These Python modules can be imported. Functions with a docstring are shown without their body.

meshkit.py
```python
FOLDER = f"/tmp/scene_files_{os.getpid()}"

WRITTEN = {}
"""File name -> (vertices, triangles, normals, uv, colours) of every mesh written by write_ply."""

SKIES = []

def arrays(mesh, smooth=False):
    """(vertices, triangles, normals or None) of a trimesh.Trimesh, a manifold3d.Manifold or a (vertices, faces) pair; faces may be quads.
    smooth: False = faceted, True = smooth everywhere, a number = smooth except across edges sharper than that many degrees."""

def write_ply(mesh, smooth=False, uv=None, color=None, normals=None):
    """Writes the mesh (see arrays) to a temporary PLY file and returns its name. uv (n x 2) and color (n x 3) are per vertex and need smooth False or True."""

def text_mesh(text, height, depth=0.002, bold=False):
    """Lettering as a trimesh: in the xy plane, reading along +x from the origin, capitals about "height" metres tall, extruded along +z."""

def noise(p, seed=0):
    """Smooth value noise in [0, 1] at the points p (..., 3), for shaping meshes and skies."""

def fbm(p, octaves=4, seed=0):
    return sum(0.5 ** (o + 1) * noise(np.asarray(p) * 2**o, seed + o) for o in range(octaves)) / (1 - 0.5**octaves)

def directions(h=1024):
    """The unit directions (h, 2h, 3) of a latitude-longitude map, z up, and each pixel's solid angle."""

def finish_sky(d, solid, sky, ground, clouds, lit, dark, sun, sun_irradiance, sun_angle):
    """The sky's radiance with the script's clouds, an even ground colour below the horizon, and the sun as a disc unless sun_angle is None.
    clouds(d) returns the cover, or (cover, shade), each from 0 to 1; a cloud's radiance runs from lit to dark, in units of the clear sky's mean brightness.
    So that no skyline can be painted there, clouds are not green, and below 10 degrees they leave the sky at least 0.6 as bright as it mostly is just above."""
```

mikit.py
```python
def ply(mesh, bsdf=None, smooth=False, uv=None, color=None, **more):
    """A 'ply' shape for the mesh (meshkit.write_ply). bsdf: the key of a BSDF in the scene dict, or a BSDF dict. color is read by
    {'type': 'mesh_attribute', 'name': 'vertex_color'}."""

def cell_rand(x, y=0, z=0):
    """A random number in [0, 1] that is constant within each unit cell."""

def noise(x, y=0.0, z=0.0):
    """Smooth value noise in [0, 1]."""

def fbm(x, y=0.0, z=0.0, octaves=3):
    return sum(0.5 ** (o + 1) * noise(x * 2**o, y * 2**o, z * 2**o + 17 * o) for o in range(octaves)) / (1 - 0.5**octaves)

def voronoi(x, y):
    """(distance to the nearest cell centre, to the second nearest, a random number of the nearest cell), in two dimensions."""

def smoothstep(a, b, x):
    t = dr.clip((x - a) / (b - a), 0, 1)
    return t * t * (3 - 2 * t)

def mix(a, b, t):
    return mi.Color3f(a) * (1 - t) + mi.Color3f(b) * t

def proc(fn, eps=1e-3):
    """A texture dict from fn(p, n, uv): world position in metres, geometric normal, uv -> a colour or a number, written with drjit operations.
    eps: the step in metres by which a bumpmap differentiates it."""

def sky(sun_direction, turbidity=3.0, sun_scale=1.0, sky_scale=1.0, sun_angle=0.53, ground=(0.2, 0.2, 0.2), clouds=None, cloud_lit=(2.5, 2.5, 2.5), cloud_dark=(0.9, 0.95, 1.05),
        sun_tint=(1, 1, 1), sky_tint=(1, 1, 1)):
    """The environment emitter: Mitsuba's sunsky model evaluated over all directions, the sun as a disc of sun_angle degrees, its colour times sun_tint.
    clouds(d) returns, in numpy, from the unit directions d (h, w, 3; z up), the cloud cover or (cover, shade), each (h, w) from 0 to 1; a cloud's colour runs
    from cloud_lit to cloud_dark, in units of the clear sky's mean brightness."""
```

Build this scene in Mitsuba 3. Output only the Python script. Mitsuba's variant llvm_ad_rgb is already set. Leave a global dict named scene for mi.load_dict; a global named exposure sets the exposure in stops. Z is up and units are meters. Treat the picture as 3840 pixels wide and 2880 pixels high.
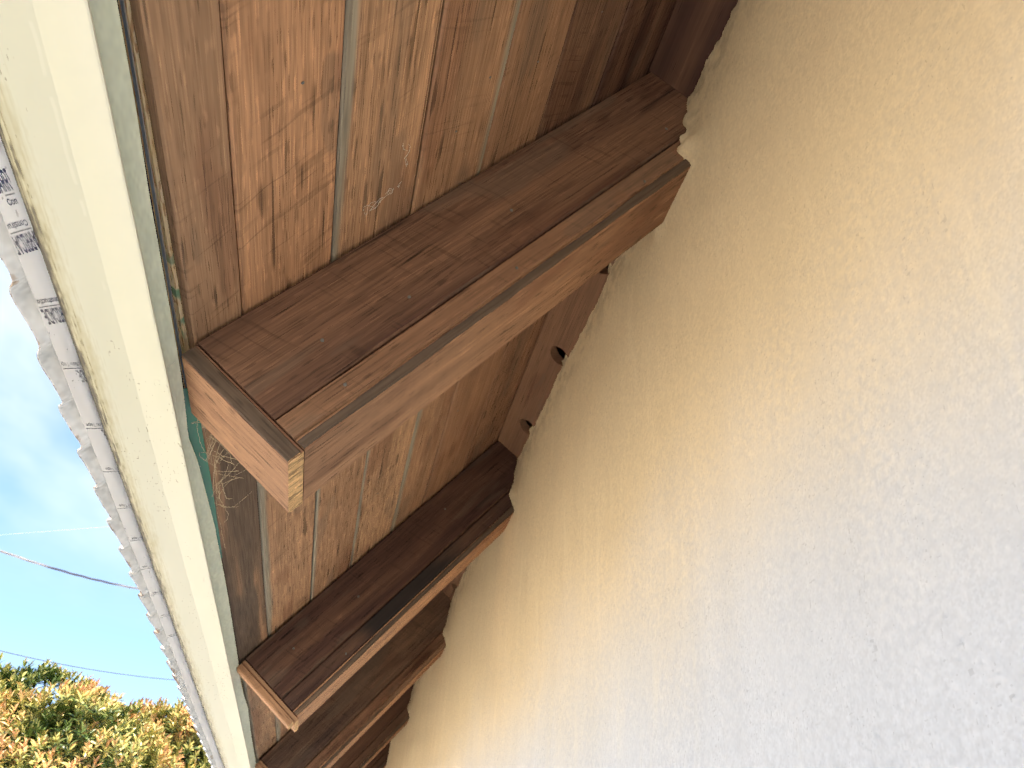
import math, random
import numpy as np, trimesh, drjit as dr, mitsuba as mi
import manifold3d as m3
from shapely.geometry import LineString, Polygon, box as sbox
import mikit, meshkit
from mikit import proc, noise, fbm, smoothstep, mix, cell_rand

# ------------------------------------------------------------------ camera, sky, exposure
T4 = mi.ScalarTransform4f
H, PITCH, CZ = 0.42, math.radians(52), 1.75        # camera to soffit distance, roof pitch, camera height
CP, SP = math.cos(PITCH), math.sin(PITCH)
FWD, UP = np.array([0.13562, 0.8096, 0.5711]), np.array([-0.17718, -0.54732, 0.81796])
scene, labels = {}, {}
scene['camera'] = {'type': 'thinlens', 'aperture_radius': 0.0007, 'focus_distance': 0.68, 'fov': 62.43, 'fov_axis': 'x', 'near_clip': 0.02, 'far_clip': 500.0,
                   'to_world': T4().look_at(origin=[0, 0, CZ], target=[float(FWD[0]), float(FWD[1]), CZ + float(FWD[2])], up=[float(x) for x in UP])}


def clouds(d):
    q = d / np.maximum(d[..., 2:3], 0.12)
    a = meshkit.fbm(np.stack([q[..., 0] * 2.6 + 3, q[..., 1] * 1.9, q[..., 2] * 0 + 4], -1), 5, 3)
    wisp = meshkit.fbm(np.stack([q[..., 0] * 7 + 1, q[..., 1] * 3.5, q[..., 2] * 0 + 2], -1), 5, 7)
    high = np.clip((d[..., 2] - 0.26) / 0.22, 0, 1)
    return np.clip(0.44 + (a - 0.46) * 0.7 + (wisp - 0.5) * 0.8, 0.15, 0.8) * high, 0 * a


scene['sky'] = mikit.sky((0.07, -0.42, 0.90), turbidity=3, sun_scale=1.0, sun_tint=(0.98, 0.995, 1.0), ground=(0.45, 0.44, 0.42), clouds=clouds, cloud_lit=(1.6, 1.68, 1.78), cloud_dark=(1.3, 1.35, 1.45))
exposure = 2.9

# ------------------------------------------------------------------ helpers
KEYS = set()


def numbered(name):
    k, i = name, 0
    while k in KEYS:
        i += 1
        k = f'{name}_{i:03d}'
    KEYS.add(k)
    return k


def thing(name, label=None, cat=None, group=None, kind=None):
    k = numbered(name)
    d = {}
    if label: d['label'] = label
    if cat: d['category'] = cat
    if group: d['group'] = group
    if kind: d['kind'] = kind
    if d: labels[k] = d
    return k


def obj(name, mesh, bsdf, parent=None, label=None, kind=None, smooth=False, uv=None, color=None):
    k = numbered(f'{parent}__{name}' if parent else name)
    scene[k] = mikit.ply(mesh, bsdf, smooth=smooth, uv=uv, color=color)
    if label or kind:
        labels[k] = {**({'label': label} if label else {}), **({'kind': kind} if kind else {})}
    return k


def W(p):
    """(u, y, n) in soffit units (u outward down the slope, y along the eave, n up from the slope) -> world metres."""
    p = np.asarray(p, float)
    u, y, n = p[..., 0] * H, p[..., 1] * H, p[..., 2] * H
    return np.stack([-(u * CP + n * SP), y, n * CP - u * SP + CZ], -1)


def interp(table, y):
    a = np.array(table)
    return np.interp(y, a[:, 0], a[:, 1])


def fb1(x, seed, o=3):
    x = np.asarray(x, float)
    return meshkit.fbm(np.stack([x, x * 0 + seed * 3.7, x * 0 + 0.5], -1), o, seed) - 0.5


# ------------------------------------------------------------------ materials
def P(base, rough=0.7, spec=0.3, bump=None, scale=1.0, two=True, eps=1e-3, **more):
    b = {'type': 'principled', 'base_color': proc(base) if callable(base) else {'type': 'rgb', 'value': list(base)}, 'roughness': proc(rough) if callable(rough) else rough, 'specular': spec, **more}
    if bump: b = {'type': 'bumpmap', 'tex': proc(bump, eps), 'scale': scale, 'inner': b}
    return {'type': 'twosided', 'inner': b} if two else b


def wood_decode(uv):
    a = dr.floor(uv.x / 4)
    s = uv.x - 4 * a
    k = dr.floor(uv.y / 2)
    w = uv.y - 2 * k - 0.1
    dark = (a - 8 * dr.floor(a / 8)) / 7
    red = dr.floor(a / 8) / 3
    flag = k - 4 * dr.floor(k / 4)
    end = dr.floor(k / 4) - 2 * dr.floor(k / 8)
    seed = k * 7.31 + a * 3.17
    return s, w, dark, red, flag, end, seed


def wood_height(s, w, seed):
    fine = noise(s * 30 + seed, w * 820, seed)
    mid = fbm(s * 7, w * 300 + seed, seed, 3)
    q = s + 0.28 * w + 0.006 * fbm(s * 9, w * 30, seed, 2)
    saw = 0.7 * smoothstep(0.66, 0.95, noise(q * 330, w * 26, seed + 5)) * smoothstep(0.30, 0.62, noise(s * 11, w * 22, seed + 9))
    crack = smoothstep(0.80, 0.95, noise(s * 14 + seed, w * 260, seed + 2))
    return fine, mid, saw, crack


def wood_color(p, n, uv):
    s, w, dark, red, flag, end, seed = wood_decode(uv)
    fine, mid, saw, crack = wood_height(s, w, seed)
    warp = 0.02 * fbm(s * 5, seed, 0, 2)
    broad = fbm(s * 1.8 + seed, (w + warp) * 42, seed, 3)
    blot = fbm(s * 4.5 + seed, w * 40, seed + 3, 3)
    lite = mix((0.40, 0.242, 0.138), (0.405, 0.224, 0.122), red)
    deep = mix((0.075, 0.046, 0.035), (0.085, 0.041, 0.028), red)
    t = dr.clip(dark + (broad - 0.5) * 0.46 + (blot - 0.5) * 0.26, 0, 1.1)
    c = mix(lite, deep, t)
    fleck = smoothstep(0.68, 0.90, noise(s * 48 + seed * 5, w * 700, seed + 31)) * smoothstep(0.40, 0.65, blot + 0.1)
    pale = smoothstep(0.70, 0.90, noise(s * 55 + seed * 3, w * 560, seed + 37))
    c = c * (0.54 + 0.46 * fine + 0.46 * mid) * (1 - 0.34 * saw) * (1 - 0.55 * crack) * (1 - 0.38 * fleck) * (1 + 0.24 * pale)
    kx, ky = s * 3.1 + seed * 1.7, w * 9.0 + seed
    kn = noise(kx, ky, seed + 51)
    c = mix(c, c * mi.Color3f(0.48, 0.42, 0.40), smoothstep(0.90, 0.97, kn) * 0.9)
    # purple brown blooms and old water stains
    st = smoothstep(0.60, 0.72, fbm(s * 5 + seed * 2, w * 22, seed + 11, 3))
    c = mix(c, c * mi.Color3f(0.62, 0.50, 0.50), st * 0.5)
    st2 = smoothstep(0.64, 0.70, fbm(s * 7 + seed * 3, w * 30, seed + 23, 3))
    c = mix(c, mi.Color3f(0.13, 0.105, 0.08), st2 * 0.28)
    # weathered grey along one edge
    edge = 0.0115 + 0.012 * (fbm(s * 6 + seed, 3.3, seed, 3) - 0.5)
    edge = dr.select(flag > 1.5, edge * 0.45, edge)
    g = (1 - smoothstep(edge - 0.004, edge + 0.005, w + 0.004 * (mid - 0.5))) * dr.select((flag > 0.5) & (flag < 2.5), 1.0, 0.0)
    grey = mi.Color3f(0.27, 0.235, 0.175) * (0.55 + 0.55 * fine + 0.35 * mid)
    c = mix(c, grey, g * (0.55 + 0.45 * smoothstep(0.3, 0.6, blot + 0.15)))
    # all over grey (flag 3)
    all_g = dr.select(flag > 2.5, 1.0, 0.0) * smoothstep(0.30, 0.55, broad * 0.6 + blot * 0.5)
    c = mix(c, mi.Color3f(0.085, 0.066, 0.050) * (0.5 + fine * 0.6 + 0.3 * mid), all_g * 0.85)
    # fresh sawn end grain
    eg = mi.Color3f(0.66, 0.42, 0.20) * (0.65 + 0.4 * noise(s * 300, w * 700, seed)) * (1 - 0.45 * smoothstep(0.55, 0.8, noise(s * 60, w * 620, seed + 1)))
    return dr.select(end > 0.5, eg, c)


def scorched_color(p, n, uv):
    s, w, dark, red, flag, end, seed = wood_decode(uv)
    c = wood_color(p, n, uv)
    b = fbm(s * 9, w * 30, 5.0, 3) - 0.5
    m = smoothstep(0.20, 0.27, s + 0.10 * b) * (1 - smoothstep(0.42, 0.56, s + 0.10 * b))
    return mix(c, mi.Color3f(0.018, 0.017, 0.018), m * 0.92)


def rough_color(p, n, uv):
    s, w, dark, red, flag, end, seed = wood_decode(uv)
    c = wood_color(p, n, uv)
    dash = smoothstep(0.56, 0.80, noise(s * 62 + seed, w * 430, seed + 61)) * (0.45 + 0.55 * smoothstep(0.35, 0.6, fbm(s * 12, w * 40, seed, 2)))
    lite = smoothstep(0.60, 0.85, noise(s * 40 + seed, w * 380, seed + 67))
    worn = smoothstep(0.45, 0.65, fbm(s * 6 + seed, w * 28, seed + 71, 3))
    c = c * (1 - 0.52 * dash) * (1 + 0.35 * lite)
    return mix(c, c * mi.Color3f(0.66, 0.60, 0.62), dr.select(end > 0.5, 0.0, 0.6) * worn)


def wood_bump(p, n, uv):
    s, w, dark, red, flag, end, seed = wood_decode(uv)
    fine, mid, saw, crack = wood_height(s, w, seed)
    return fine * 0.35 + mid * 0.5 - saw * 0.9 - crack * 1.1


scene['wood'] = P(wood_color, 0.78, 0.25, wood_bump, 0.0005, eps=4e-4)


scene['rough_wood'] = P(rough_color, 0.82, 0.2, wood_bump, 0.0008, eps=4e-4)
scene['scorched_wood'] = P(scorched_color, 0.75, 0.25, wood_bump, 0.00035, eps=4e-4)


def plaster_color(p, n, uv):
    h = fbm(p.y * 5, p.z * 5, p.x * 5, 3)
    streak = fbm(p.y * 26, p.z * 2.5, 3.1, 3)
    g = noise(p.y * 620, p.z * 620, p.x * 620)
    g2 = noise(p.y * 250, p.z * 250, p.x * 250)
    # plaster tone fades from tan to bluish white, skylight painted into the colour
    sky_fade = 1 - smoothstep(-0.24, 0.20, (p.z - 2.12) + 0.14 * (h - 0.5) + 0.05 * (g2 - 0.5))
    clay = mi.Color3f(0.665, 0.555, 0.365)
    skylit = mi.Color3f(0.545, 0.57, 0.605)
    c = mix(clay, skylit, sky_fade)
    c = c * (0.96 + 0.07 * streak) * (0.90 + 0.12 * g) * (0.92 + 0.12 * g2)
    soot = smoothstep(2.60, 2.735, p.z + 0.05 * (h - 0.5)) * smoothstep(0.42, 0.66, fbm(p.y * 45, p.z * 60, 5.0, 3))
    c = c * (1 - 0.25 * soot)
    lightst = smoothstep(0.60, 0.80, fbm(p.y * 60, p.z * 7, 9.0, 3)) * smoothstep(0.45, 0.7, h + 0.1)
    c = mix(c, mi.Color3f(0.84, 0.74, 0.53), lightst * 0.10)
    pit = smoothstep(0.84, 0.93, noise(p.y * 420, p.z * 420, p.x * 420 + 7))
    return c * (1 - 0.14 * pit)


def plaster_bump(p, n, uv):
    g = fbm(p.y * 470, p.z * 470, p.x * 470, 2)
    m = smoothstep(0.35, 0.70, fbm(p.y * 9, p.z * 7, 1.7, 2))
    tr = fbm(p.y * 40, p.z * 20, p.x * 40, 2)
    return g * (0.65 + 0.6 * m) + tr * 0.22


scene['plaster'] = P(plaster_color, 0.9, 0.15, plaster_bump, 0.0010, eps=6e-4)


def grime(p, amt=1.0):
    return smoothstep(0.74, 0.86, fbm(p.x * 160, p.y * 70, p.z * 160, 3))


def cream_color(p, n, uv):
    # uv.x runs across the sheet from its outer edge, in metres
    c = mix((0.585, 0.59, 0.455), (0.605, 0.605, 0.495), fbm(p.y * 3, uv.x * 30, 2.0, 2))
    k = noise(p.y * 40, uv.x * 900, 3.0) * 0.6 + fbm(p.y * 130, uv.x * 500, 3.0, 2) * 0.5
    d = 1 - smoothstep(0.001, 0.016 + 0.010 * fbm(p.y * 9, 4.0, 1.0, 2), uv.x + 0.011 * (k - 0.5))
    c = mix(c, mi.Color3f(0.38, 0.32, 0.13), d * 0.7)
    d2 = 1 - smoothstep(0.001, 0.0085, uv.x + 0.010 * (k - 0.55))
    c = mix(c, mi.Color3f(0.055, 0.05, 0.04), d2 * 0.9)
    sp = smoothstep(0.88, 0.95, noise(p.y * 190, uv.x * 650, 8.0)) * smoothstep(0.5, 0.62, noise(p.y * 11, uv.x * 60, 5.0))
    crease = (1 - smoothstep(0.0004, 0.0016, dr.abs(uv.x - 0.0375 + 0.0016 * (fbm(p.y * 60, 1.0, 1.0, 2) - 0.5)))) * smoothstep(0.62, 0.50, p.y) * smoothstep(0.35, 0.5, noise(p.y * 60, 2.0, 2.0))
    c = mix(c, mi.Color3f(0.74, 0.73, 0.62), crease * 0.25)
    return mix(c, mi.Color3f(0.22, 0.19, 0.10), sp * 0.5)


scene['cream_paint'] = P(cream_color, 0.42, 0.4, lambda p, n, uv: fbm(p.y * 7, uv.x * 30, 1.0, 2) * 0.6 + 0.04 * fbm(p.y * 300, uv.x * 600, 3.0, 2), 0.0016)


def green_color(p, n, uv):
    c = mix((0.50, 0.54, 0.41), (0.58, 0.61, 0.48), fbm(p.y * 30, uv.x * 160, 2.0, 3))  # greener tone than the cream sheet, with a fine mottle
    return c * (0.92 + 0.12 * noise(p.y * 160, uv.x * 500, 3.0))


scene['pale_green'] = P(green_color, 0.5, 0.4, lambda p, n, uv: fbm(p.y * 60, uv.x * 200, 2.0, 2), 0.0005)
scene['galvanised'] = P(lambda p, n, uv: mix((0.46, 0.49, 0.53), (0.62, 0.65, 0.68), fbm(p.y * 40, p.x * 60, p.z * 60, 3)), 0.38, 0.5, metallic=0.85)


def iron_color(p, n, uv):
    # uv.x: metres up from the drip edge
    c = mix((0.56, 0.575, 0.565), (0.78, 0.79, 0.785), fbm(p.y * 20, uv.x * 26, 2.0, 4))
    c = c * (0.85 + 0.22 * noise(p.y * 300, uv.x * 240, 1.0))
    k = fbm(p.y * 22, uv.x * 30, 6.0, 3)
    r = (1 - smoothstep(0.0, 0.0022 + 0.020 * smoothstep(0.70, 0.84, k), uv.x + 0.004 * noise(p.y * 500, uv.x * 500, 2.0)))
    r = dr.maximum(r, smoothstep(0.76, 0.84, fbm(p.y * 45, uv.x * 60, 9.0, 3)) * 0.6)
    return mix(c, mix((0.26, 0.17, 0.11), (0.44, 0.36, 0.27), noise(p.y * 260, uv.x * 300, 4.0)), r)


scene['iron'] = P(iron_color, 0.55, 0.4)


def tape_color(p, n, uv):
    c = mix((0.80, 0.80, 0.78), (0.87, 0.87, 0.86), fbm(p.y * 30, p.x * 50, p.z * 50, 3))
    sp = smoothstep(0.86, 0.92, noise(p.y * 190, p.x * 400, p.z * 400)) * smoothstep(0.5, 0.65, noise(p.y * 20, 3.0, 3.0))
    rust = smoothstep(0.62, 0.74, fbm(p.y * 11, p.x * 20, p.z * 20, 3)) * smoothstep(1.30, 0.75, p.y + 0.0)
    c = mix(c, mi.Color3f(0.45, 0.33, 0.22), rust * 0.35)
    return mix(c, mi.Color3f(0.25, 0.24, 0.22), sp * 0.6)


scene['flash_grey'] = P(lambda p, n, uv: mix((0.42, 0.45, 0.49), (0.58, 0.61, 0.65), fbm(p.y * 30, p.x * 60, p.z * 60, 3)), 0.4, 0.6, metallic=0.25)
scene['tape'] = P(tape_color, 0.55, 0.35, lambda p, n, uv: fbm(p.y * 16, p.x * 60, p.z * 60, 3), 0.004)
scene['ink'] = P(lambda p, n, uv: mix((0.02, 0.025, 0.09), (0.09, 0.085, 0.10), smoothstep(0.35, 0.65, fbm(p.y * 60, p.x * 120, p.z * 120, 2))), 0.5)
scene['ink_grey'] = P((0.30, 0.30, 0.31), 0.5)
scene['ink_faint'] = P(lambda p, n, uv: mix((0.20, 0.20, 0.21), (0.5, 0.5, 0.5), smoothstep(0.4, 0.65, fbm(p.y * 90, p.x * 160, p.z * 160, 2))), 0.5)
scene['navy'] = P((0.012, 0.020, 0.045), 0.4, 0.5)


def osb_color(p, n, uv):
    a = noise(p.y * 70, p.x * 300, p.z * 300)
    c = mix((0.74, 0.52, 0.25), (0.82, 0.70, 0.46), a)
    c = mix(c, mi.Color3f(0.42, 0.20, 0.08), smoothstep(0.6, 0.75, noise(p.y * 130, p.x * 500, p.z * 500)) * 0.7)
    gr = smoothstep(0.55, 0.66, fbm(p.y * 50, p.x * 60, p.z * 60, 2)) * smoothstep(0.50, 0.60, p.y)
    return mix(c, mi.Color3f(0.06, 0.26, 0.15), gr * 0.8)


scene['osb'] = P(osb_color, 0.8, 0.2, lambda p, n, uv: fbm(p.y * 150, p.x * 200, p.z * 200, 2), 0.003)
scene['green_plastic'] = P((0.015, 0.15, 0.075), 0.35, 0.5)
scene['nail'] = P((0.17, 0.165, 0.15), 0.55, 0.4, metallic=0.3)
scene['fibre'] = P((0.52, 0.42, 0.28), 0.8)
scene['silk'] = P((0.62, 0.58, 0.50), 0.7)
scene['cable'] = P(lambda p, n, uv: mix((0.09, 0.10, 0.15), (0.34, 0.34, 0.36), smoothstep(0.50, 0.8, noise(p.y * 2.2, p.x * 2.2, 1.0))), 0.4, 0.5)
scene['wire'] = P((0.11, 0.15, 0.21), 0.5)
scene['pale_wire'] = P((0.55, 0.62, 0.68), 0.5)
scene['bark'] = P(lambda p, n, uv: mix((0.10, 0.075, 0.05), (0.20, 0.16, 0.12), fbm(p.x * 30, p.y * 30, p.z * 8, 3)), 0.9, 0.2)
scene['leaf'] = {'type': 'twosided', 'inner': {'type': 'principled', 'base_color': {'type': 'mesh_attribute', 'name': 'vertex_color'}, 'roughness': 0.36, 'specular': 0.5}}
scene['ground_mat'] = P(lambda p, n, uv: mix((0.49, 0.465, 0.42), (0.57, 0.545, 0.50), fbm(p.x * 1.5, p.y * 1.5, 1.0, 4)), 0.95, 0.1)
scene['core'] = P((0.11, 0.07, 0.045), 0.9)


# ------------------------------------------------------------------ mesh builders
def board(w_lo, w_hi, s0, s1, t0, t1, frame, tone=(2, 1), flag=0, seed=0, wob=0.0012, nseg=22, chamfer=0.0022, end_flag=True, skew=(0, 0), flip=False, wane=0.0, woff=0.0):
    """A sawn board. frame(s, w, t) -> world, all in soffit units; visible face at t0. Edges wander by wob metres."""
    sg = np.linspace(s0, s1, nseg + 1)
    x = sg * H
    lo = w_lo + (fb1(x * 9 + seed, seed * 2 + 1) * 2 * wob + fb1(x * 60, seed + 40) * wob * 0.5) / H + np.linspace(0, skew[0], nseg + 1)
    hi = w_hi + (fb1(x * 9 + seed, seed * 2 + 2) * 2 * wob + fb1(x * 60, seed + 50) * wob * 0.5) / H + np.linspace(0, skew[1], nseg + 1)
    tv = t0 + fb1(x * 5, seed + 60) * 0.6 * wob / H
    ch = chamfer / H
    sg_ = np.sign(t1 - t0)
    wn = ch + np.clip(fb1(x * 7, seed + 77) * 2 + 0.5, 0, 1) * wane / H
    ring = [np.stack([sg, lo + ch, tv], -1), np.stack([sg, hi - wn, tv], -1), np.stack([sg, hi, tv + sg_ * np.maximum(ch, wn * 0.8)], -1),
            np.stack([sg, hi, tv * 0 + t1], -1), np.stack([sg, lo, tv * 0 + t1], -1), np.stack([sg, lo, tv + sg_ * ch], -1)]
    pts = [W(frame(r[:, 0], r[:, 1], r[:, 2])) for r in ring]
    A = tone[0] + 8 * tone[1]
    K = flag + 8 * (seed % 40)
    V, F, UV = [], [], []
    wl = (w_hi - w_lo) * H
    acc = 0.0
    for i in range(6):
        j = (i + 1) % 6
        d = float(np.linalg.norm(pts[i][0] - pts[j][0]))
        across = (acc, acc + d)
        acc += d
        base = len(V)
        for q in range(nseg + 1):
            V += [pts[i][q], pts[j][q]]
            for a in across:
                v = (wl - a) if flip else a
                UV.append((4 * A + abs(x[q] - x[0]) + 0.05, 2 * K + 0.1 + woff + np.clip(v, -0.09, 1.5)))
        for q in range(nseg):
            a = base + 2 * q
            F += [(a, a + 1, a + 3), (a, a + 3, a + 2)]
    for q, e in ((0, 0), (nseg, 1)):
        base = len(V)
        c = np.mean([p[q] for p in pts], 0)
        V.append(c)
        UV.append((4 * A + 0.05, 2 * (K + 4 * bool(end_flag)) + 0.1 + wl / 2))
        for i in range(6):
            V.append(pts[i][q])
            dd = pts[i][q] - pts[0][q]
            UV.append((4 * A + 0.05 + abs(ring[i][q, 2] - t0) * H, 2 * (K + 4 * bool(end_flag)) + 0.1 + abs(ring[i][q, 1] - w_lo) * H))
        for i in range(6):
            F.append((base, base + 1 + i, base + 1 + (i + 1) % 6))
    m = trimesh.Trimesh(np.array(V), np.array(F), process=False)
    return m, np.array(UV)


# grey edges need the across coordinate to start at the visible face's low edge: uv.y = 0.1 + w there, so shift back
_old = wood_color


def sheet_strip(profile, y0, y1, n, thick, du=None):
    """Bent sheet metal: profile [(u, n)] in soffit units along y, with real thickness. du(y) shifts u of points flagged by their weight (third value)."""
    pr = np.array([(p[0], p[1]) for p in profile], float)
    wt = np.array([p[2] if len(p) > 2 else 0.0 for p in profile])
    seg = np.diff(pr, axis=0)
    nm = np.stack([-seg[:, 1], seg[:, 0]], -1) / np.linalg.norm(seg, axis=1, keepdims=True)
    vn = np.vstack([nm[:1], (nm[:-1] + nm[1:]), nm[-1:]])
    vn /= np.linalg.norm(vn, axis=1, keepdims=True)
    h = thick / H / 2
    loop = np.vstack([pr + vn * h, (pr - vn * h)[::-1]])
    wl = np.r_[wt, wt[::-1]]
    dist = np.r_[0, np.cumsum(np.linalg.norm(seg, axis=1))] * H
    dl = np.r_[dist, dist[::-1]]
    ys = np.linspace(y0, y1, n + 1)
    sh = np.zeros(n + 1) if du is None else du(ys)
    rows = np.stack([np.stack([loop[:, 0] + wl * s, np.full(len(loop), y), loop[:, 1]], -1) for y, s in zip(ys, sh)])
    V = W(rows).reshape(-1, 3)
    L = len(loop)
    UV = np.tile(np.stack([dl, dl * 0], -1), (n + 1, 1))
    UV[:, 1] = np.repeat(ys * H, L)
    F = []
    for q in range(n):
        for i in range(L):
            j = (i + 1) % L
            a, b, c, d = q * L + i, q * L + j, (q + 1) * L + j, (q + 1) * L + i
            F += [(a, b, c), (a, c, d)]
    for q in (0, n):
        for i in range(1, L // 2):
            a, b = i - 1, i
            F += [(q * L + a, q * L + b, q * L + L - 1 - b), (q * L + a, q * L + L - 1 - b, q * L + L - 1 - a)]
    # split faces so that the folds stay crisp
    m = trimesh.Trimesh(V, np.array(F), process=False)
    f = np.array(F)
    return trimesh.Trimesh(V[f.reshape(-1)], np.arange(f.size).reshape(-1, 3), process=False), UV[f.reshape(-1)]


def tube(points, r, sides=6):
    p = np.asarray(points, float)
    d = np.gradient(p, axis=0)
    d /= np.linalg.norm(d, axis=1, keepdims=True) + 1e-12
    ref = np.array([0.31, 0.2, 0.93])
    a = np.cross(d, ref)
    a /= np.linalg.norm(a, axis=1, keepdims=True) + 1e-12
    b = np.cross(d, a)
    r = np.broadcast_to(r, (len(p),))[:, None]
    V = np.concatenate([p + r * (math.cos(t) * a + math.sin(t) * b) for t in np.arange(sides) * 2 * math.pi / sides], 1).reshape(-1, 3)
    F = []
    for q in range(len(p) - 1):
        for i in range(sides):
            j = (i + 1) % sides
            F += [(q * sides + i, q * sides + j, (q + 1) * sides + j), (q * sides + i, (q + 1) * sides + j, (q + 1) * sides + i)]
    for q in (0, len(p) - 1):
        for i in range(1, sides - 1):
            F.append((q * sides, q * sides + i, q * sides + i + 1))
    return trimesh.Trimesh(V, np.array(F), process=False)


f_soffit = lambda s, w, t: np.stack([w, s, t], -1)            # s along y, w along u (w grows outward), t = n
f_frieze = lambda s, w, t: np.stack([t, s, w], -1)            # s along y, w along n, t = u
YEND = 15.5
# ------------------------------------------------------------------ plastered wall
BOX_Y = [1.561, 3.945, 6.31, 8.69, 11.07, 13.45]
BOX_W = 0.25


def wall_x(y):
    return np.interp(y, [0.5, 2.5, 4.2, 6.5, 13], [0.752, 0.748, 0.728, 0.722, 0.728])


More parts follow.
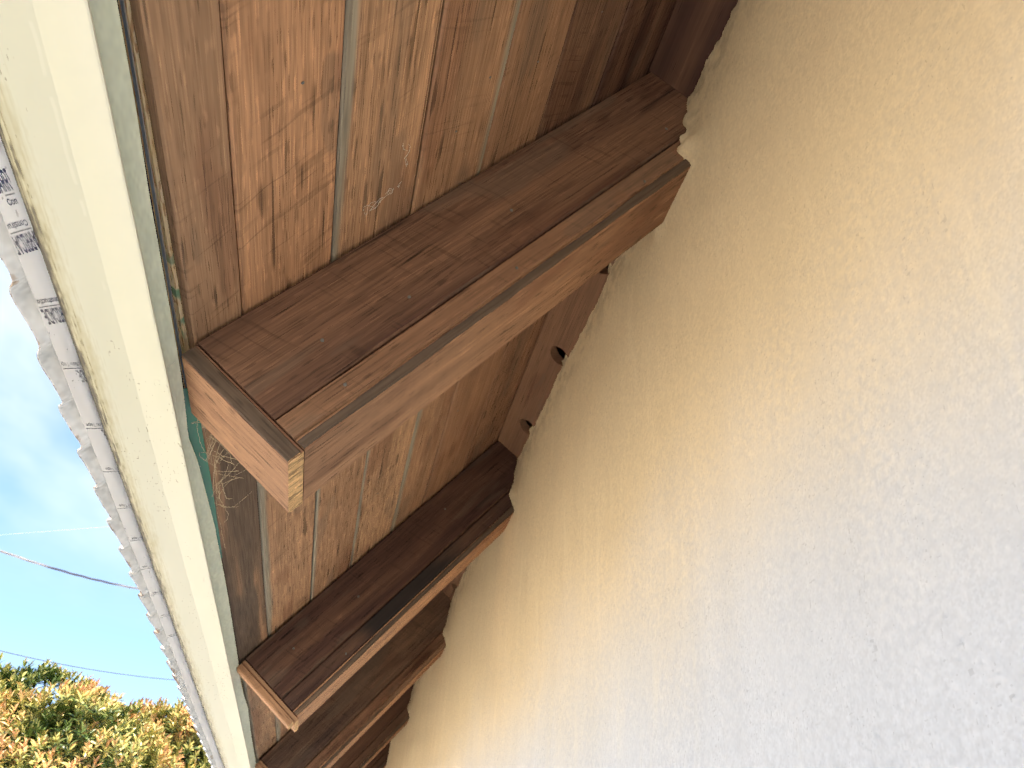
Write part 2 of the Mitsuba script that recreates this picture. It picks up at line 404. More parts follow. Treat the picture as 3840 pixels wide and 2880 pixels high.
def wall_mesh():
    ys = np.r_[np.arange(-2.5, 0.4, 0.15), np.arange(0.4, 5.0, 0.0125), np.arange(5.0, 9.5, 0.03), np.arange(9.5, YEND, 0.12)]
    d = np.r_[np.arange(0, 0.36, 0.0115), np.arange(0.36, 1.5, 0.04), np.arange(1.5, 6.6, 0.2), 6.6]
    Y, D = np.meshgrid(ys, d, indexing='ij')
    xb = wall_x(Y)
    # the wall stops where it meets the frieze board (u = -2.285): n = (2.285 CP - x) / SP
    n_top = (2.285 * CP - xb) / SP
    z_top = n_top * CP + 2.285 * SP
    jag = (meshkit.fbm(np.stack([Y * 40, Y * 0, Y * 0 + 1], -1), 3, 4) - 0.5) * 0.011
    z_top = z_top + 0.006 + jag + 0.006 * (meshkit.fbm(np.stack([Y * 4, Y * 0, Y * 0 + 1], -1), 2, 9) - 0.5)
    Z = z_top - D
    q = np.stack([Y, Z, xb * 0], -1)
    out = (meshkit.fbm(q * np.array([1.6, 2.0, 1]), 3, 5) - 0.5) * 0.030
    out += (meshkit.fbm(q * np.array([14, 4.0, 1]), 3, 6) - 0.5) * 0.007
    grit = (meshkit.fbm(q * 75, 2, 8) - 0.5) * np.clip((0.34 - D) / 0.1, 0, 1)
    out += grit * (0.002 + 0.009 * np.exp(-D / 0.05) + 0.0015 * np.clip((meshkit.fbm(q * 6, 3, 12) - 0.5) * 4, 0, 1))
    out += 0.008 * np.exp(-D / 0.03) * (meshkit.fbm(q * np.array([9, 1, 1]), 2, 15) - 0.35)
    lumps = 0
    for i, b in enumerate(BOX_Y[:4]):
        # rough mortar worked up round the beam: along its near side, its underside and its far side
        zb = 2.22 if i else 2.235
        for (cy, cz, ry, rz, a) in ((b - 0.010, zb - 0.035, 0.030, 0.08, 0.026), (b + 0.0, 2.08, 0.05, 0.05, 0.048), (b + 0.13, 2.045, 0.16, 0.045, 0.036), (b + BOX_W + 0.02, 2.10, 0.05, 0.14, 0.02)):
            k = np.exp(-((Y - cy) / ry) ** 2 - ((Z - cz) / rz) ** 2)
            lumps = lumps + a * k * ((0.75 + 1.1 * grit) if i == 0 else 0.6 + 0.5 * grit) + (0.5 if i == 0 else 0.2) * a * k * (meshkit.fbm(q * 22 + i, 2, 21) - 0.5)
    # a few trowel ridges running down the wall
    rng = np.random.default_rng(5)
    for k in range(9):
        y0, z0, L, a = rng.uniform(1.0, 6.5), 2.32 - abs(rng.normal(0, 0.10)), rng.uniform(0.08, 0.3), rng.uniform(0.002, 0.004)
        yy = y0 + (z0 - Z) * rng.uniform(-0.25, 0.35)
        lumps = lumps + a * np.exp(-((Y - yy) / 0.008) ** 2) * np.clip(1 - ((Z - z0 + L / 2) / (L / 2)) ** 2, 0, 1) * (0.6 + 1.2 * grit)
    X = xb - out - lumps
    V = np.stack([X * H, Y * H, Z * H + CZ], -1)
    V[:, -1, 2] = -0.05
    n, m = len(ys), len(d)
    V = V.reshape(-1, 3)
    idx = np.arange(n * m).reshape(n, m)
    F = np.concatenate([np.stack([idx[:-1, :-1], idx[:-1, 1:], idx[1:, 1:]], -1).reshape(-1, 3), np.stack([idx[:-1, :-1], idx[1:, 1:], idx[1:, :-1]], -1).reshape(-1, 3)])
    # top ledge and back so that the wall is a solid slab
    back = V[idx[:, 0]].copy()
    back[:, 0] = 0.62
    b2 = back.copy()
    b2[:, 2] = -0.05
    o = len(V)
    V = np.vstack([V, V[idx[:, 0]], back, back, b2])
    r = np.arange(n - 1)
    for a, b in ((o, o + n), (o + 2 * n, o + 3 * n)):
        F = np.vstack([F, np.stack([a + r, a + r + 1, b + r + 1], -1), np.stack([a + r, b + r + 1, b + r], -1)])
    return trimesh.Trimesh(V, F, process=False)


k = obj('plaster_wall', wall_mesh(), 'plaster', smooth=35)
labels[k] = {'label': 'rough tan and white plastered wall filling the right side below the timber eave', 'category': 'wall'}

# ------------------------------------------------------------------ soffit boards
soffit = thing('timber_soffit', 'reclaimed brown timber board lining under the roof overhang, above the boxed beams', 'soffit')
mid = [b + BOX_W / 2 for b in BOX_Y]
bays = [(-2.2, mid[0])] + list(zip(mid[:-1], mid[1:])) + [(mid[-1], YEND)]
J = [[-0.5605, -0.701, -0.961, -1.226, -1.489, -1.729, -2.002, -2.34],
     [-0.545, -0.708, -0.955, -1.197, -1.466, -1.690, -1.993, -2.34],
     [-0.555, -0.72, -0.955, -1.215, -1.480, -1.71, -2.0, -2.34]]
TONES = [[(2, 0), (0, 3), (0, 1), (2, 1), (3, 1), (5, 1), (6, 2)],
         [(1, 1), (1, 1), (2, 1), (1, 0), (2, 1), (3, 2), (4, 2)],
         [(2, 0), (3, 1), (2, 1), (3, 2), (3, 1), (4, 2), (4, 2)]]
FLAGS = [[0, 0, 1, 2, 0, 0, 0], [3, 1, 2, 2, 1, 0, 0], [2, 1, 0, 1, 0, 0, 0]]
FLIP = [[0, 0, 0, 1, 0, 1, 0], [0, 0, 0, 0, 0, 0, 0], [0, 0, 0, 0, 0, 0, 0]]
for b, (ya, yb) in enumerate(bays):
    jj, tt, ff = J[min(b, 2)], TONES[min(b, 2)], FLAGS[min(b, 2)]
    for i in range(7):
        hi, lo = jj[i], jj[i + 1]
        sk = (0, 0)
        if i == 0 and b == 0: sk = (0, -0.013)
        # woff: the across coordinate starts at the outer edge, so grey flags mark the outer edge of a board
        fl = ff[i]
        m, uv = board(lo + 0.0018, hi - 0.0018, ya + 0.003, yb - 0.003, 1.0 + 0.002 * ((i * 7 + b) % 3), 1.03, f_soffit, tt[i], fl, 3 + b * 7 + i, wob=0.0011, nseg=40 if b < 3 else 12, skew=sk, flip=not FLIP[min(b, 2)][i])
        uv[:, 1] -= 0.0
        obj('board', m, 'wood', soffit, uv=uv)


# ------------------------------------------------------------------ boxed beams
def beam(i, y0):
    lab = ['boxed timber beam nearest the camera, with a broad pale underside and a light end grain corner',
           'second boxed beam from the camera, dark side boards and a narrow orange underside board',
           'third boxed beam from the camera, low in the picture below the second beam',
           'fourth boxed beam, thin sliver beyond the third beam at the wall', 'fifth boxed beam, tiny sliver at the bottom edge of the picture, farthest along the wall'][i]
    t = thing('boxed_beam', lab, 'beam', None)
    y1 = y0 + BOX_W
    tones = [[(6, 2), (4, 2), (3, 2), (3, 2)], [(7, 2), (7, 1), (0, 3), (1, 1)], [(6, 0), (5, 2), (1, 3), (1, 1)], [(6, 2), (6, 1), (2, 3), (1, 1)]][min(i, 3)]
    wall_u = -2.36
    f_side = lambda s, w, t_: np.stack([-s, t_, w], -1)
    f_far = f_side
    f_bot = lambda s, w, t_: np.stack([-s, w, t_], -1)
    nb, ns = (0.645, 0.738) if i == 0 else (0.645, 0.745)
    for yy, tt, nm in ((y0, y0 + 0.03, 0), (y1, y1 - 0.03, 1)):
        m, uv = board(ns + 0.002, 0.993, 0.5735, -wall_u, yy, tt, f_side, tones[0], 0, 30 + i * 6 + nm, wob=0.0012, nseg=30, end_flag=False)
        obj('side_board', m, 'wood', t, uv=uv)
        m, uv = board(nb + 0.031, ns - 0.002, 0.5735, -wall_u, yy, tt, f_side, tones[1], 0, 33 + i * 6 + nm, wob=0.0010, nseg=30, end_flag=False)
        obj('lower_side_board', m, 'scorched_wood' if i == 1 and nm == 0 else 'wood', t, label='scorched black lower side board' if i == 1 and nm == 0 else None, uv=uv)
    # bottom board: its near edge shows as a weathered, waney strip
    m, uv = board(y0 + 0.004, y1, 0.5735, -wall_u, nb, nb + 0.0295, f_bot, tones[2], 0, 36 + i * 6, wob=0.0012, nseg=40, chamfer=0.0016, end_flag=False)
    obj('bottom_board', m, 'rough_wood' if i == 0 else 'wood', t, uv=uv)
    m, uv = board(nb + 0.0015, nb + 0.022, 0.5735, -wall_u, y0 - 0.0015, y0 + 0.003, f_side, (4, 0), 3, 37 + i * 6, wob=0.0026, nseg=70, chamfer=0.0010, end_flag=False, skew=(0, 0.008))
    obj('weathered_edge', m, 'wood', t, label='grey weathered waney edge strip', uv=uv)
    # end cap: grain runs down, end grain shows underneath
    f_cap = lambda s, w, t_: np.stack([t_, w, s], -1)
    if i == 0:
        m, uv = board(y0 + 0.004, y1 - 0.004, 0.986, nb - 0.002, -0.529, -0.5695, f_cap, tones[3], 0, 5, wob=0.0012, nseg=16)
        obj('end_cap', m, 'rough_wood', t, label='end cap with pale end grain at its bottom', uv=uv)
        m, uv = board(0.530, 0.565, 0.985, nb, y0 + 0.0012, y0 + 0.006, lambda s, w, t_: np.stack([-w, t_, s], -1), (4, 0), 3, 6, wob=0.001, nseg=30, chamfer=0.001)
        obj('end_cap_edge', m, 'rough_wood', t, label='dark grey near edge of the end cap', uv=uv)
    else:
        m, uv = board(y0 + 0.004, y1 - 0.05, 0.986, nb - 0.014, -0.548, -0.568, f_cap, tones[3], 0, 7 + i, wob=0.0008, nseg=16)
        obj('end_cap', m, 'wood', t, uv=uv)
        m, uv = board(y0 - 0.002, y0 + 0.075, 0.984, nb - 0.006, -0.519, -0.5475, f_cap, (1, 2), 0, 11 + i, wob=0.0008, nseg=16)
        obj('end_cap_batten', m, 'wood', t, uv=uv)
    inner = trimesh.creation.box((1, 1, 1))
    c = np.array([[x, y, z] for x in (-2.3, -0.6) for y in (y0 + 0.04, y1 - 0.04) for z in (nb + 0.05, 0.99)])
    obj('rafter_core', trimesh.convex.convex_hull(W(c)), 'core', t)
    return t


beams = [beam(i, b) for i, b in enumerate(BOX_Y[:5])]


# nail heads, set a little proud of the boards
def nail(parent, u, y, n, face, r=0.0022):
    c = W([u, y, n])
    d = {'-y': np.array([0, -1.0, 0]), '-n': W([0, 0, -1.0]) - W([0, 0, 0])}[face]
    d = d / np.linalg.norm(d)
    m = trimesh.creation.icosphere(subdivisions=1, radius=r)
    m.vertices *= np.array([1, 0.8, 1.1])
    m.apply_transform(trimesh.geometry.align_vectors([0, 0, 1], d))
    m.vertices = (m.vertices - np.outer(m.vertices @ d, d) * 0.75) + c + d * 0.0003
    obj('nail', m, 'nail', parent)


for (u, y, n) in ((-0.78, 1.561, 0.83), (-0.74, 1.561, 0.71), (-1.44, 1.561, 0.845), (-1.30, 1.561, 0.70), (-1.85, 1.561, 0.69), (-1.02, 1.561, 0.80), (-2.1, 1.561, 0.79)):
    nail(beams[0], u, y, n, '-y')
for (u, y) in ((-0.86, 1.02), (-1.43, 1.24), (-1.62, 1.27), (-1.34, 1.36), (-1.86, 1.21), (-2.1, 1.15)):
    nail(soffit, u, y, 1.0, '-n', 0.0017)
for (u, y, n) in ((-1.12, 3.945, 0.86), (-0.75, 3.945, 0.88), (-1.75, 3.945, 0.9), (-0.9, 3.945, 0.70)):
    nail(beams[1], u, y, n, '-y', 0.0024)
for (u, y) in ((-2.1, 2.5), (-1.75, 3.1), (-1.3, 3.3)):
    nail(soffit, u, y, 1.0, '-n', 0.0022)

# ------------------------------------------------------------------ frieze boards between the beams (vent holes at the plaster line)
frieze = thing('frieze', 'dark timber frieze boards with round vent holes where plaster meets the overhang', 'frieze board')
HOLES = {1: [2.36, 3.0, 3.64], 2: [4.75, 5.41, 6.06], 3: [7.1, 7.75, 8.4], 4: [9.5, 10.2]}
fbays = [(-2.2, BOX_Y[0])] + [(BOX_Y[i] + BOX_W, BOX_Y[i + 1]) for i in range(5)] + [(BOX_Y[5] + BOX_W, YEND)]
for b, (ya, yb) in enumerate(fbays):
    uf = -2.285 if b != 1 else -2.262
    hole = HOLES.get(b, [])
    poly = sbox(ya + 0.002, 0.66, yb - 0.002, 0.997)
    for y in hole:
        poly = poly.difference(Polygon([(y + 0.052 * math.cos(a), 0.868 + 0.052 * math.sin(a)) for a in np.linspace(0, 2 * math.pi, 26)[:-1]]))
    pm = trimesh.creation.extrude_polygon(poly, 0.045, engine='earcut')
    v = pm.vertices.copy()
    f = pm.faces
    wv = np.stack([uf - v[:, 2], v[:, 0], v[:, 1]], -1)[f.reshape(-1)]
    mesh = trimesh.Trimesh(W(wv), np.arange(f.size).reshape(-1, 3), process=False)
    A, K = (7 if b == 0 else 4) + 8 * 2, 8 * (20 + b)
    uv = np.stack([4 * A + 0.05 + (wv[:, 1] - ya) * H * 0.9, 2 * K + 0.1 + (wv[:, 2] - 0.66) * H + (uf - wv[:, 0]) * H * 0.5], -1)
    obj('board', mesh, 'wood', frieze, uv=uv)
c = np.array([[x, y, z] for x in (-2.46, -2.9) for y in (-2.2, YEND) for z in (0.45, 1.0)])
obj('cavity_block', trimesh.convex.convex_hull(W(c)), 'core', frieze)  # added block behind the frieze, stops light leaking through the cavity

# ------------------------------------------------------------------ roof: sheathing edge, corrugated iron
sheath = thing('roof_sheathing', 'yellow strand board roof sheathing edge showing behind the pale metal drip strip', 'sheathing')
c = np.array([[x, y, z] for x in (-0.5665, -9.0) for y in (-2.2, YEND) for z in (1.0315, 1.088)])
obj('panel', trimesh.convex.convex_hull(W(c)), 'osb', sheath)
PER, NR, AMP = 0.1998, 1.129, 0.022


def corrugated():
    ys = np.arange(-2.5, YEND, PER / 14)
    us = np.r_[-0.3122, -0.316, -0.324, -0.345, -0.38, -0.5, -0.8, -2, -5, -9.0]
    U, Yg = np.meshgrid(us, ys, indexing='ij')
    rag = (meshkit.fbm(np.stack([ys * 22, ys * 0, ys * 0], -1), 3, 3) - 0.5) * 0.005
    wgt = np.array([1, 0.8, 0.3] + [0] * (len(us) - 3))
    U = U + wgt[:, None] * rag[None, :]
    N = NR + AMP * np.sin(2 * math.pi * (Yg - 1.355) / PER + 1.2) + 0.004 * (meshkit.fbm(np.stack([Yg * 1.1, U * 0, U * 0], -1), 2, 6) - 0.5)
    top = W(np.stack([U, Yg, N + 0.0035], -1)).reshape(-1, 3)
    bot = W(np.stack([U, Yg, N], -1)).reshape(-1, 3)
    a, b = U.shape
    idx = np.arange(a * b).reshape(a, b)
    q = np.concatenate([np.stack([idx[:-1, :-1], idx[1:, :-1], idx[1:, 1:]], -1).reshape(-1, 3), np.stack([idx[:-1, :-1], idx[1:, 1:], idx[:-1, 1:]], -1).reshape(-1, 3)])
    o = a * b
    e = idx[0]
    rim = np.concatenate([np.stack([e[:-1], e[1:], e[1:] + o], -1), np.stack([e[:-1], e[1:] + o, e[:-1] + o], -1)])
    V = np.vstack([bot, top])
    F = np.vstack([q, q[:, ::-1] + o, rim])
    d = np.tile(((us[0] - us) * H)[:, None], (1, b)).reshape(-1)
    uv = np.stack([np.r_[d, d], np.r_[Yg.reshape(-1), Yg.reshape(-1)] * H], -1)
    return trimesh.Trimesh(V, F, process=False), uv


m, uv = corrugated()
roof = thing('corrugated_roof', 'grey corrugated iron roof sheet with a wavy rusty edge against the sky', 'roof')
obj('sheet', m, 'iron', roof, smooth=True, uv=uv)
# unseen far slope, added to keep sky light out of the cavity
c0 = W([[-9.0, -2.5, 1.14], [-9.0, YEND, 1.14]])
back = np.array([c0[0], c0[1], [c0[1][0] + 2.9, c0[1][1], 1.9], [c0[0][0] + 2.9, c0[0][1], 1.9]])
bm = trimesh.convex.convex_hull(np.vstack([back, back - [0, 0, 0.06]]))
obj('unseen_back_slope', bm, 'iron', roof, uv=np.zeros((len(bm.vertices), 2)) + 0.3)

# ------------------------------------------------------------------ eave trim: cream sheet, pale green drip strip, galvanised lip
LIP = [(-2.5, -0.530), (0.9, -0.530), (1.11, -0.525), (1.4, -0.524), (1.63, -0.522), (1.77, -0.517), (1.9, -0.510), (2.03, -0.522), (2.2, -0.528), (2.46, -0.537), (2.84, -0.540), (3.07, -0.541), (3.59, -0.538), (3.87, -0.536), (4.23, -0.529), (4.5, -0.534), (4.63, -0.538), (4.77, -0.543), (5.45, -0.534), (6.01, -0.533), (YEND, -0.533)]
wav = lambda y: 0.0022 * fb1(y * 1.3, 31) + 0.0012 * fb1(y * 6, 33)
trim = thing('eave_trim', 'cream painted metal eave trim, broad folded strip under the roof edge', 'eave trim')
m, uv = sheet_strip([(-0.3695, 1.094, 0.5), (-0.371, 1.087, 0.6), (-0.3755, 1.080, 0.6), (-0.383, 1.0735, 0.7), (-0.4375, 1.0275, 1), (-0.4785, 0.972, 1), (-0.4803, 0.9705, 1), (-0.4835, 0.9745, 1), (-0.478, 0.986, 1)], -2.5, YEND, 150, 0.0011, wav)
obj('sheet', m, 'cream_paint', trim, uv=uv)
strip = thing('drip_strip', 'pale green metal drip strip between the cream trim and the boards', 'drip strip')
m, uv = sheet_strip([(-0.470, 1.012), (-0.4845, 0.9915), (-0.530, 0.989, 1), (-0.532, 0.992, 1)], -2.5, YEND, 400, 0.0009, lambda y: interp(LIP, y) + 0.5305 + 0.001 * fb1(y * 9, 41))
obj('face', m, 'pale_green', strip, uv=uv)
lip = thing('galvanised_lip', 'thin bright galvanised metal lip beside the green strip, dark gap behind it', 'metal edge')
m, uv = sheet_strip([(-0.5438, 1.0090, 1), (-0.5457, 1.0050, 1), (-0.5475, 1.0062, 1)], -2.5, 1.75, 80, 0.0008, lambda y: np.interp(y, [0.7, 1.1, 1.55], [-0.003, 0.001, 0.006]))
obj('face', m, 'galvanised', lip, uv=uv)
m, uv = sheet_strip([(-0.520, 1.0, 0), (-0.5435, 1.0155, 1)], -2.5, 1.75, 40, 0.0006, lambda y: np.interp(y, [0.7, 1.1, 1.55], [-0.003, 0.001, 0.006]))
obj('gap_shade_strip', m, 'navy', lip, label='added dark blue strip painting the shade of the gap', uv=uv)  # dark strip added to paint the shade between the two sheets
flash = thing('galvanised_flashing', 'grey galvanised flashing strip between the printed tape and the cream trim', 'flashing')
m, uv = sheet_strip([(-0.3715, 1.1015), (-0.3885, 1.1045)], -2.5, 1.42, 60, 0.0009)
obj('face', m, 'flash_grey', flash, uv=uv)

# ------------------------------------------------------------------ printed tape hanging from the underside of the iron
TA, TB = np.array([-0.333, 1.0985]), np.array([-0.3747, 1.1035])     # lower (outer) and upper edge, (u, n)
tdir = (TB - TA) / np.linalg.norm(TB - TA)
tn = np.array([-tdir[1], tdir[0]])
if tn @ (-(TA + TB)) < 0: tn = -tn
TLEN = 0.0422


def tape_pt(a, y, off=0.0):
    """a: distance from the outer edge across the tape, in soffit units; off: metres off its face."""
    a = np.asarray(a, float)
    y = np.asarray(y, float)
    sag = 0.004 * fb1(y * 1.7, 55) * (a / TLEN - 0.2) + 0.003 * fb1(y * 7, 57)
    un = TA + a[..., None] * tdir + (sag + off / H)[..., None] * tn
    return W(np.stack([un[..., 0], y, un[..., 1]], -1))


tape = thing('printed_tape', 'white printed construction tape with repeated dark lettering under the iron edge', 'tape')
ys = np.linspace(-2.5, YEND, 500)
aa = np.linspace(0, TLEN, 7)
Yt, At = np.meshgrid(ys, aa, indexing='ij')
At2 = At + (At == 0) * 0.002 * fb1(Yt * 5, 61)
Vf, Vb = tape_pt(At2, Yt), tape_pt(At2, Yt, -0.0006)
idx = np.arange(Yt.size).reshape(Yt.shape)
q = np.concatenate([np.stack([idx[:-1, :-1], idx[:-1, 1:], idx[1:, 1:]], -1).reshape(-1, 3), np.stack([idx[:-1, :-1], idx[1:, 1:], idx[1:, :-1]], -1).reshape(-1, 3)])
obj('strip', trimesh.Trimesh(np.vstack([Vf.reshape(-1, 3), Vb.reshape(-1, 3)]), np.vstack([q, q[:, ::-1] + Yt.size]), process=False), 'tape', tape, smooth=True)


def print_line(name, text, cap, a0, base, row, bsdf, shear, squeeze, bold=True, amax=None):
    """Flat print on the tape. row = (y at the outer edge, skew dy/da, sg): sg -1 reads from the inner to the outer edge, +1 the other way."""
    y_r, skew, sg = row
    m = meshkit.text_mesh(text, cap, 0.0001, bold=bold)
    v = m.vertices.copy() / H
    v[:, 0] = v[:, 0] * squeeze + shear * v[:, 1]
    hi_lim = TLEN - 0.0006 if amax is None else amax
    lo, hi = sorted([(0.0006 - a0) * sg, (hi_lim - a0) * sg])
    m.vertices = v
    m = trimesh.intersections.slice_mesh_plane(m, [1, 0, 0], [lo, 0, 0])
    m = trimesh.intersections.slice_mesh_plane(m, [-1, 0, 0], [hi, 0, 0])
    if len(m.faces) == 0: return
    v = m.vertices
    a = a0 + sg * v[:, 0]
    y = y_r + skew * a - sg * (base + v[:, 1])
    obj(name, trimesh.Trimesh(tape_pt(a, y, 0.0003), m.faces, process=False), bsdf, tape)


ROWS = [(1.084, 0.3, 1, 0.0145), (1.166, 0.3, -1, 0.033), (1.361, 0.65, -1, 0.046), (1.560, 1.0, -1, 0.068), (1.80, 1.2, -1, 0.075), (2.01, 1.4, -1, 0.08), (2.22, 1.5, -1, 0.08), (2.44, 1.5, -1, 0.08), (2.66, 1.5, -1, 0.08), (2.89, 1.5, -1, 0.08), (3.12, 1.5, -1, 0.08), (3.35, 1.5, -1, 0.08)]
for i, (y_r, skew, sg, a0) in enumerate(ROWS):
    row = (y_r, skew, sg)
    ink = 'ink' if i < 3 else 'ink_faint'
    amax = 0.030 if i == 0 else None
    print_line('brand_lettering', 'BARRICADE', 0.0185, a0 - sg * 0.009, 0.008, row, ink, -0.13, 0.155, amax=amax)
    print_line('small_lettering', 'Construction Tape', 0.0060, a0, -0.022, row, ink, -0.10, 0.42, amax=amax)
    ends = (0.001, a0 + 0.003) if sg < 0 else (a0, amax or 0.04)
    a_ = np.linspace(max(0.001, min(ends)), min(TLEN - 0.001, max(ends)), 12)
    y_ = y_r + skew * a_
    rows = np.stack([tape_pt(a_, y_ - 0.0015, 0.0003), tape_pt(a_, y_ + 0.0015, 0.0003)], 1).reshape(-1, 3)
    obj('rule', trimesh.Trimesh(rows, [f for k in range(11) for f in ((2 * k, 2 * k + 1, 2 * k + 3), (2 * k, 2 * k + 3, 2 * k + 2))], process=False), 'ink_grey', tape)

# ------------------------------------------------------------------ green membrane, fibres, cobwebs
ys = np.linspace(1.72, 2.75, 60)
lo = -0.5465 + 0.002 * fb1(ys * 6, 71)
rows = np.stack([np.stack([lo - 0.0075 * np.clip(1 - ((ys - 2.2) / 0.62) ** 2, 0.02, 1), ys, ys * 0 + 0.998 + 0.004 * fb1(ys * 8, 73)], -1), np.stack([lo + 0.03, ys, ys * 0 + 1.012], -1)], 1)
V = W(rows).reshape(-1, 3)
F = [f for k_ in range(59) for f in ((2 * k_, 2 * k_ + 1, 2 * k_ + 3), (2 * k_, 2 * k_ + 3, 2 * k_ + 2))]
V2 = V + np.array([0.0004, 0, 0.0006])
k = obj('green_membrane', trimesh.Trimesh(np.vstack([V, V2]), np.vstack([F, np.array(F)[:, ::-1] + len(V)]), process=False), 'green_plastic')
labels[k] = {'label': 'sliver of dark green plastic membrane beside the nearest beam, behind the drip strip', 'category': 'membrane'}


def strand(a, b, bow, seed, r=0.00025, n=14):
    rng = np.random.default_rng(seed)
    t = np.linspace(0, 1, n)[:, None]
    p = (1 - t) * a + t * b
    k_ = rng.normal(0, 1, 3)
    return tube(p + np.sin(t * math.pi) * k_ * bow + np.cumsum(rng.normal(0, bow * 0.10, (n, 3)), 0) * np.sin(t * math.pi), r, 4)


rng = np.random.default_rng(17)
ms = []
for i in range(42):
    y0 = rng.uniform(1.78, 2.30)
    a = W([-0.538 - rng.uniform(0, 0.03), y0, 0.985 - rng.uniform(0, 0.02)])
    b = W([-0.54 - abs(rng.normal(0, 0.055)), y0 + rng.normal(0, 0.13), 0.985 - abs(rng.normal(0, 0.035))])
    ms.append(strand(a, b, 0.006, 100 + i, 0.00022 if i % 3 else 0.00034))
k = obj('plant_fibres', trimesh.util.concatenate(ms), 'fibre')
labels[k] = {'label': 'tangle of thin tan plant fibres and web beside the nearest beam end', 'category': 'fibres', 'kind': 'stuff'}
ms = []
for i in range(34):
    y0 = rng.uniform(1.55, 2.9)
    a = W([-0.478, y0, 0.974])
    b = W([-0.478 + rng.uniform(-0.055, 0.02), y0 + rng.uniform(-0.09, 0.05), 0.972 + rng.uniform(0, 0.012)])
    ms.append(strand(a, b, 0.003, 300 + i, 0.00010))
k = obj('cobweb_threads', trimesh.util.concatenate(ms), 'silk')
labels[k] = {'label': 'fine pale cobweb threads along the inner edge of the cream trim', 'category': 'cobweb', 'kind': 'stuff'}


def web(u, y, n, du, dy, seed, lab, cnt=5):
    rng = np.random.default_rng(seed)
    ms = []
    for i in range(cnt):
        t = rng.uniform(0, 1)
        a = W([u + du * t + rng.normal(0, 0.004), y + dy * t, n - 0.004])
        t2 = min(1, t + rng.uniform(0.1, 0.35))
        b = W([u + du * t2 + rng.normal(0, 0.008), y + dy * t2, n - 0.003 - rng.uniform(0, 0.01)])
        ms.append(strand(a, b, 0.0025, seed * 31 + i, 0.00017))
    kk = obj('cobweb', trimesh.util.concatenate(ms), 'silk')
    labels[kk] = {'label': lab, 'category': 'cobweb'}


web(-1.155, 1.30, 1.0, -0.01, 0.13, 3, 'pale wispy cobweb on the boards above the nearest beam')
web(-1.0, 1.50, 1.0, -0.13, -0.07, 4, 'thin cobweb thread at the joint of boards and nearest beam', 8)
web(-1.39, 2.80, 1.0, -0.12, -0.16, 5, 'white web scrap on the boards between the first and second beams', 6)

# ------------------------------------------------------------------ overhead wires
def ray(px, py, dist):
    r = np.cross(FWD, UP)
    d = FWD + r * (px - 1920) / 3168.6 - UP * (py - 1440) / 3168.6
    return np.array([0, 0, CZ]) + d / np.linalg.norm(d) * dist


def span(a, b, ext, sag, r, n=60):
    d = b - a
    t = np.linspace(-ext, 1 + ext, n)[:, None]
    return np.hstack([a[:2] + t * d[:2], a[2:] + t * d[2:] - sag * (1 - (2 * t - 1) ** 2)]), r


p, r = span(ray(0, 2065, 6.0), ray(515, 2207, 7.0), 1.6, 0.02, 0.008, 150)
t = np.linspace(0, 60, len(p))
tw = []
for ph in (0, 2.1, 4.2):
    off = np.stack([np.cos(t + ph) * 0.0045, np.zeros_like(t), np.sin(t + ph) * 0.0045], -1)
    tw.append(tube(p + off, 0.0042, 6))
cab = thing('power_cable', 'thick twisted grey power cable crossing the sky left of the roof edge', 'cable')
for m_ in tw: obj('strand', m_, 'cable', cab)
p, r = span(ray(0, 2440, 14), ray(660, 2550, 15), 1.5, 0.05, 0.0075)
k = obj('overhead_wire', tube(p, 0.0075), 'wire')
labels[k] = {'label': 'thin blue grey overhead wire just above the tree top', 'category': 'wire'}
p, r = span(ray(0, 2006, 5), ray(423, 1974, 5.6), 1.3, 0.0, 0.003)
k = obj('pale_thread', tube(p, 0.0006), 'pale_wire')
labels[k] = {'label': 'faint pale line crossing the sky above the power cable', 'category': 'wire'}


# ------------------------------------------------------------------ trees
def leaf_blade():
    """One folded pointed leaf along +x, unit length."""
    v = np.array([[0, 0, 0], [0.3, 0.16, 0.05], [0.3, -0.16, 0.05], [0.68, 0.13, 0.03], [0.68, -0.13, 0.03], [1, 0, -0.10], [0.32, 0, 0], [0.68, 0, -0.02]])
    f = np.array([[0, 6, 1], [0, 2, 6], [6, 7, 3], [6, 3, 1], [6, 2, 4], [6, 4, 7], [7, 5, 3], [7, 4, 5]])
    return v, f


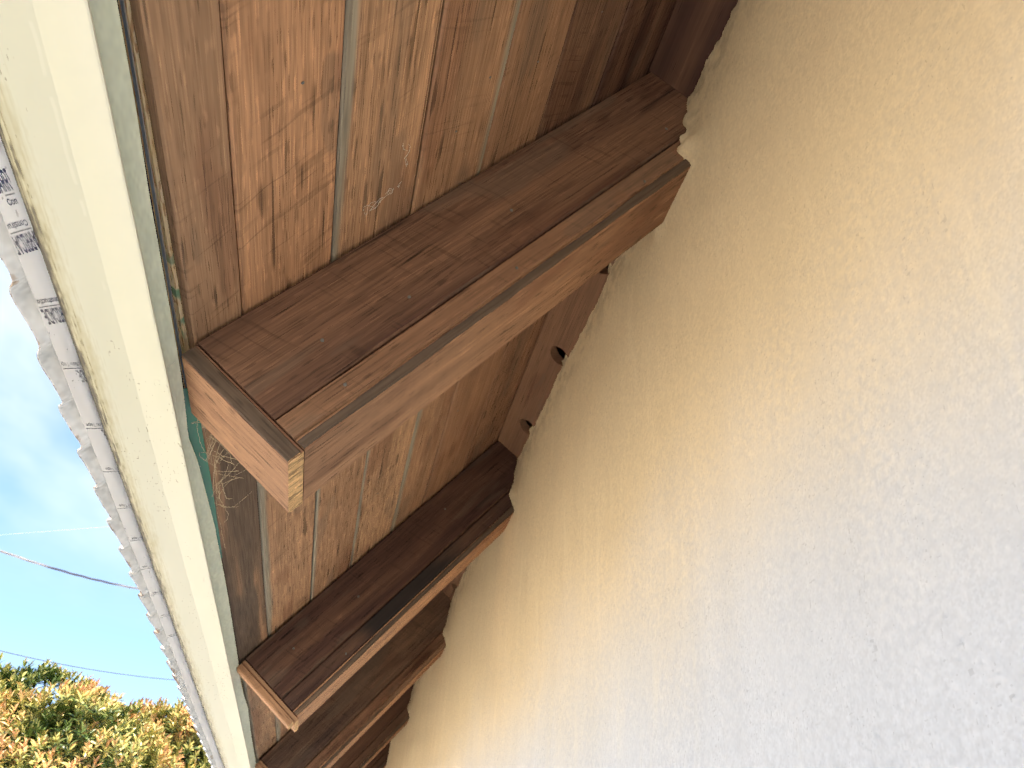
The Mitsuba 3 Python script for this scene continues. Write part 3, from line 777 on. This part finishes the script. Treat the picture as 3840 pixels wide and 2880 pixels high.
def tree(label, blobs, base, seed, shoots, shrink):
    rng = np.random.default_rng(seed)
    t = thing('tree', label, 'tree')
    bv, bf = leaf_blade()
    base = np.array(base, float)
    cs = np.array([b[:3] for b in blobs])
    rs = np.array([b[3] for b in blobs])
    top = cs.mean(0)
    obj('trunk', tube([base, base * 0.6 + np.array([top[0], top[1], 0.6]) * 0.4, np.array([top[0], top[1], top[2] - 0.4])], [0.13, 0.10, 0.05], 8), 'bark', t)
    for i in range(len(blobs)):
        obj('limb', tube([np.array([top[0], top[1], 0.7]) + rng.normal(0, 0.05, 3), (cs[i] + np.array([top[0], top[1], 0.9])) / 2 + rng.normal(0, 0.1, 3), cs[i] + [0, 0, rs[i] * 0.5]], [0.055, 0.04, 0.012], 6), 'bark', t)
    pr = rs ** 2 / (rs ** 2).sum()
    which = rng.choice(len(blobs), shoots, p=pr)
    d = rng.normal(size=(shoots, 3))
    d /= np.linalg.norm(d, axis=1, keepdims=True)
    rad = rs[which] * (1 - np.abs(rng.normal(0, 0.16, shoots)))
    rad *= 0.86 + 0.34 * meshkit.fbm(d * 2.6 + which[:, None] * 3.0, 3, seed)
    pos = cs[which] + d * rad[:, None]
    clump = meshkit.fbm(pos * 3.2, 3, seed + 5)
    keep = clump > 0.435
    pos, d, clump, rad, which = pos[keep], d[keep], clump[keep], rad[keep], which[keep]
    axis = d * 0.55 + np.array([0, 0, 0.75]) + rng.normal(0, 0.22, d.shape)
    axis /= np.linalg.norm(axis, axis=1, keepdims=True)
    outer = np.clip((rad / rs[which] - 0.72) / 0.3, 0, 1)
    V, C = [], []
    tone = meshkit.fbm(pos * 2.0 + 9, 2, seed + 9) - 0.42
    nl = 10
    for j in range(nl):
        f_ = j / (nl - 1)
        ang = j * 2.4 + rng.uniform(0, 0.6, len(pos))
        ref = np.cross(axis, [0.3, 0.5, 0.81])
        ref /= np.linalg.norm(ref, axis=1, keepdims=True)
        bi = np.cross(axis, ref)
        lean = 0.35 + 0.9 * (1 - f_)
        dirv = axis * np.cos(lean) + (ref * np.cos(ang)[:, None] + bi * np.sin(ang)[:, None]) * np.sin(lean)
        dirv += rng.normal(0, 0.14, dirv.shape)
        dirv /= np.linalg.norm(dirv, axis=1, keepdims=True)
        side = np.cross(dirv, axis)
        side /= np.linalg.norm(side, axis=1, keepdims=True) + 1e-9
        up = np.cross(side, dirv)
        L = rng.uniform(0.085, 0.14, len(pos)) * shrink * (1.0 - 0.35 * f_)
        org = pos + axis * (0.11 * f_ * shrink)
        P_ = org[:, None] + L[:, None, None] * (bv[None, :, 0:1] * dirv[:, None] + bv[None, :, 1:2] * side[:, None] + bv[None, :, 2:3] * up[:, None])
        V.append(P_)
        young = np.clip(f_ * 0.75 - 0.14 + (clump - 0.55) * 1.5 + tone * 1.5 + rng.normal(0, 0.12, len(pos)) + 0.7 * (outer - 0.55), 0, 1)
        old_c = np.array([0.085, 0.135, 0.03])
        mid_c = np.array([0.47, 0.43, 0.13])
        new_c = np.array([0.60, 0.33, 0.15])
        c = np.where(young[:, None] < 0.5, old_c + (mid_c - old_c) * young[:, None] * 2, mid_c + (new_c - mid_c) * (young[:, None] - 0.5) * 2)
        C.append(np.repeat((c * rng.uniform(0.7, 1.3, (len(pos), 1)))[:, None], len(bv), 1))
    V = np.concatenate([v.reshape(-1, 3) for v in V])
    C = np.clip(np.concatenate([c.reshape(-1, 3) for c in C]), 0, 1)
    k_ = len(V) // len(bv)
    F = (bf[None] + (np.arange(k_) * len(bv))[:, None, None]).reshape(-1, 3)
    obj('crown', trimesh.Trimesh(V, F, process=False), 'leaf', t, color=C)
    return t


def blob(px, py, dist, r):
    return tuple(ray(px, py, dist)) + (r,)


tree('leafy tree with orange new shoots in the bottom left corner', [blob(-30, 2705, 9.0, 0.34), blob(80, 2670, 9.1, 0.36), blob(205, 2705, 9.2, 0.34), blob(310, 2725, 9.2, 0.30), blob(120, 2960, 8.8, 0.62), blob(-220, 2930, 9.2, 0.9), blob(200, 3050, 8.6, 0.9), blob(-100, 3150, 9.0, 1.0)],
     tuple(ray(60, 2700, 9.1)[:2]) + (0.0,), 3, 8200, 0.80)
tree('second leafy tree with orange shoots, between the first tree and the roof edge', [blob(505, 2800, 9.6, 0.32), blob(640, 2820, 9.9, 0.36), blob(400, 2900, 9.4, 0.42), blob(740, 2860, 10.2, 0.45), blob(620, 2950, 9.6, 0.7), blob(850, 2900, 10.4, 0.7), blob(480, 3150, 9.4, 0.9), blob(760, 3150, 10, 0.9)],
     tuple(ray(600, 2750, 9.8)[:2]) + (0.0,), 8, 8200, 0.80)

# ------------------------------------------------------------------ ground
g = trimesh.creation.box((600, 600, 0.5))
g.vertices[:, 2] -= 0.25
k = obj('ground', g, 'ground_mat')
labels[k] = {'label': 'dry pale ground around the house', 'kind': 'structure'}
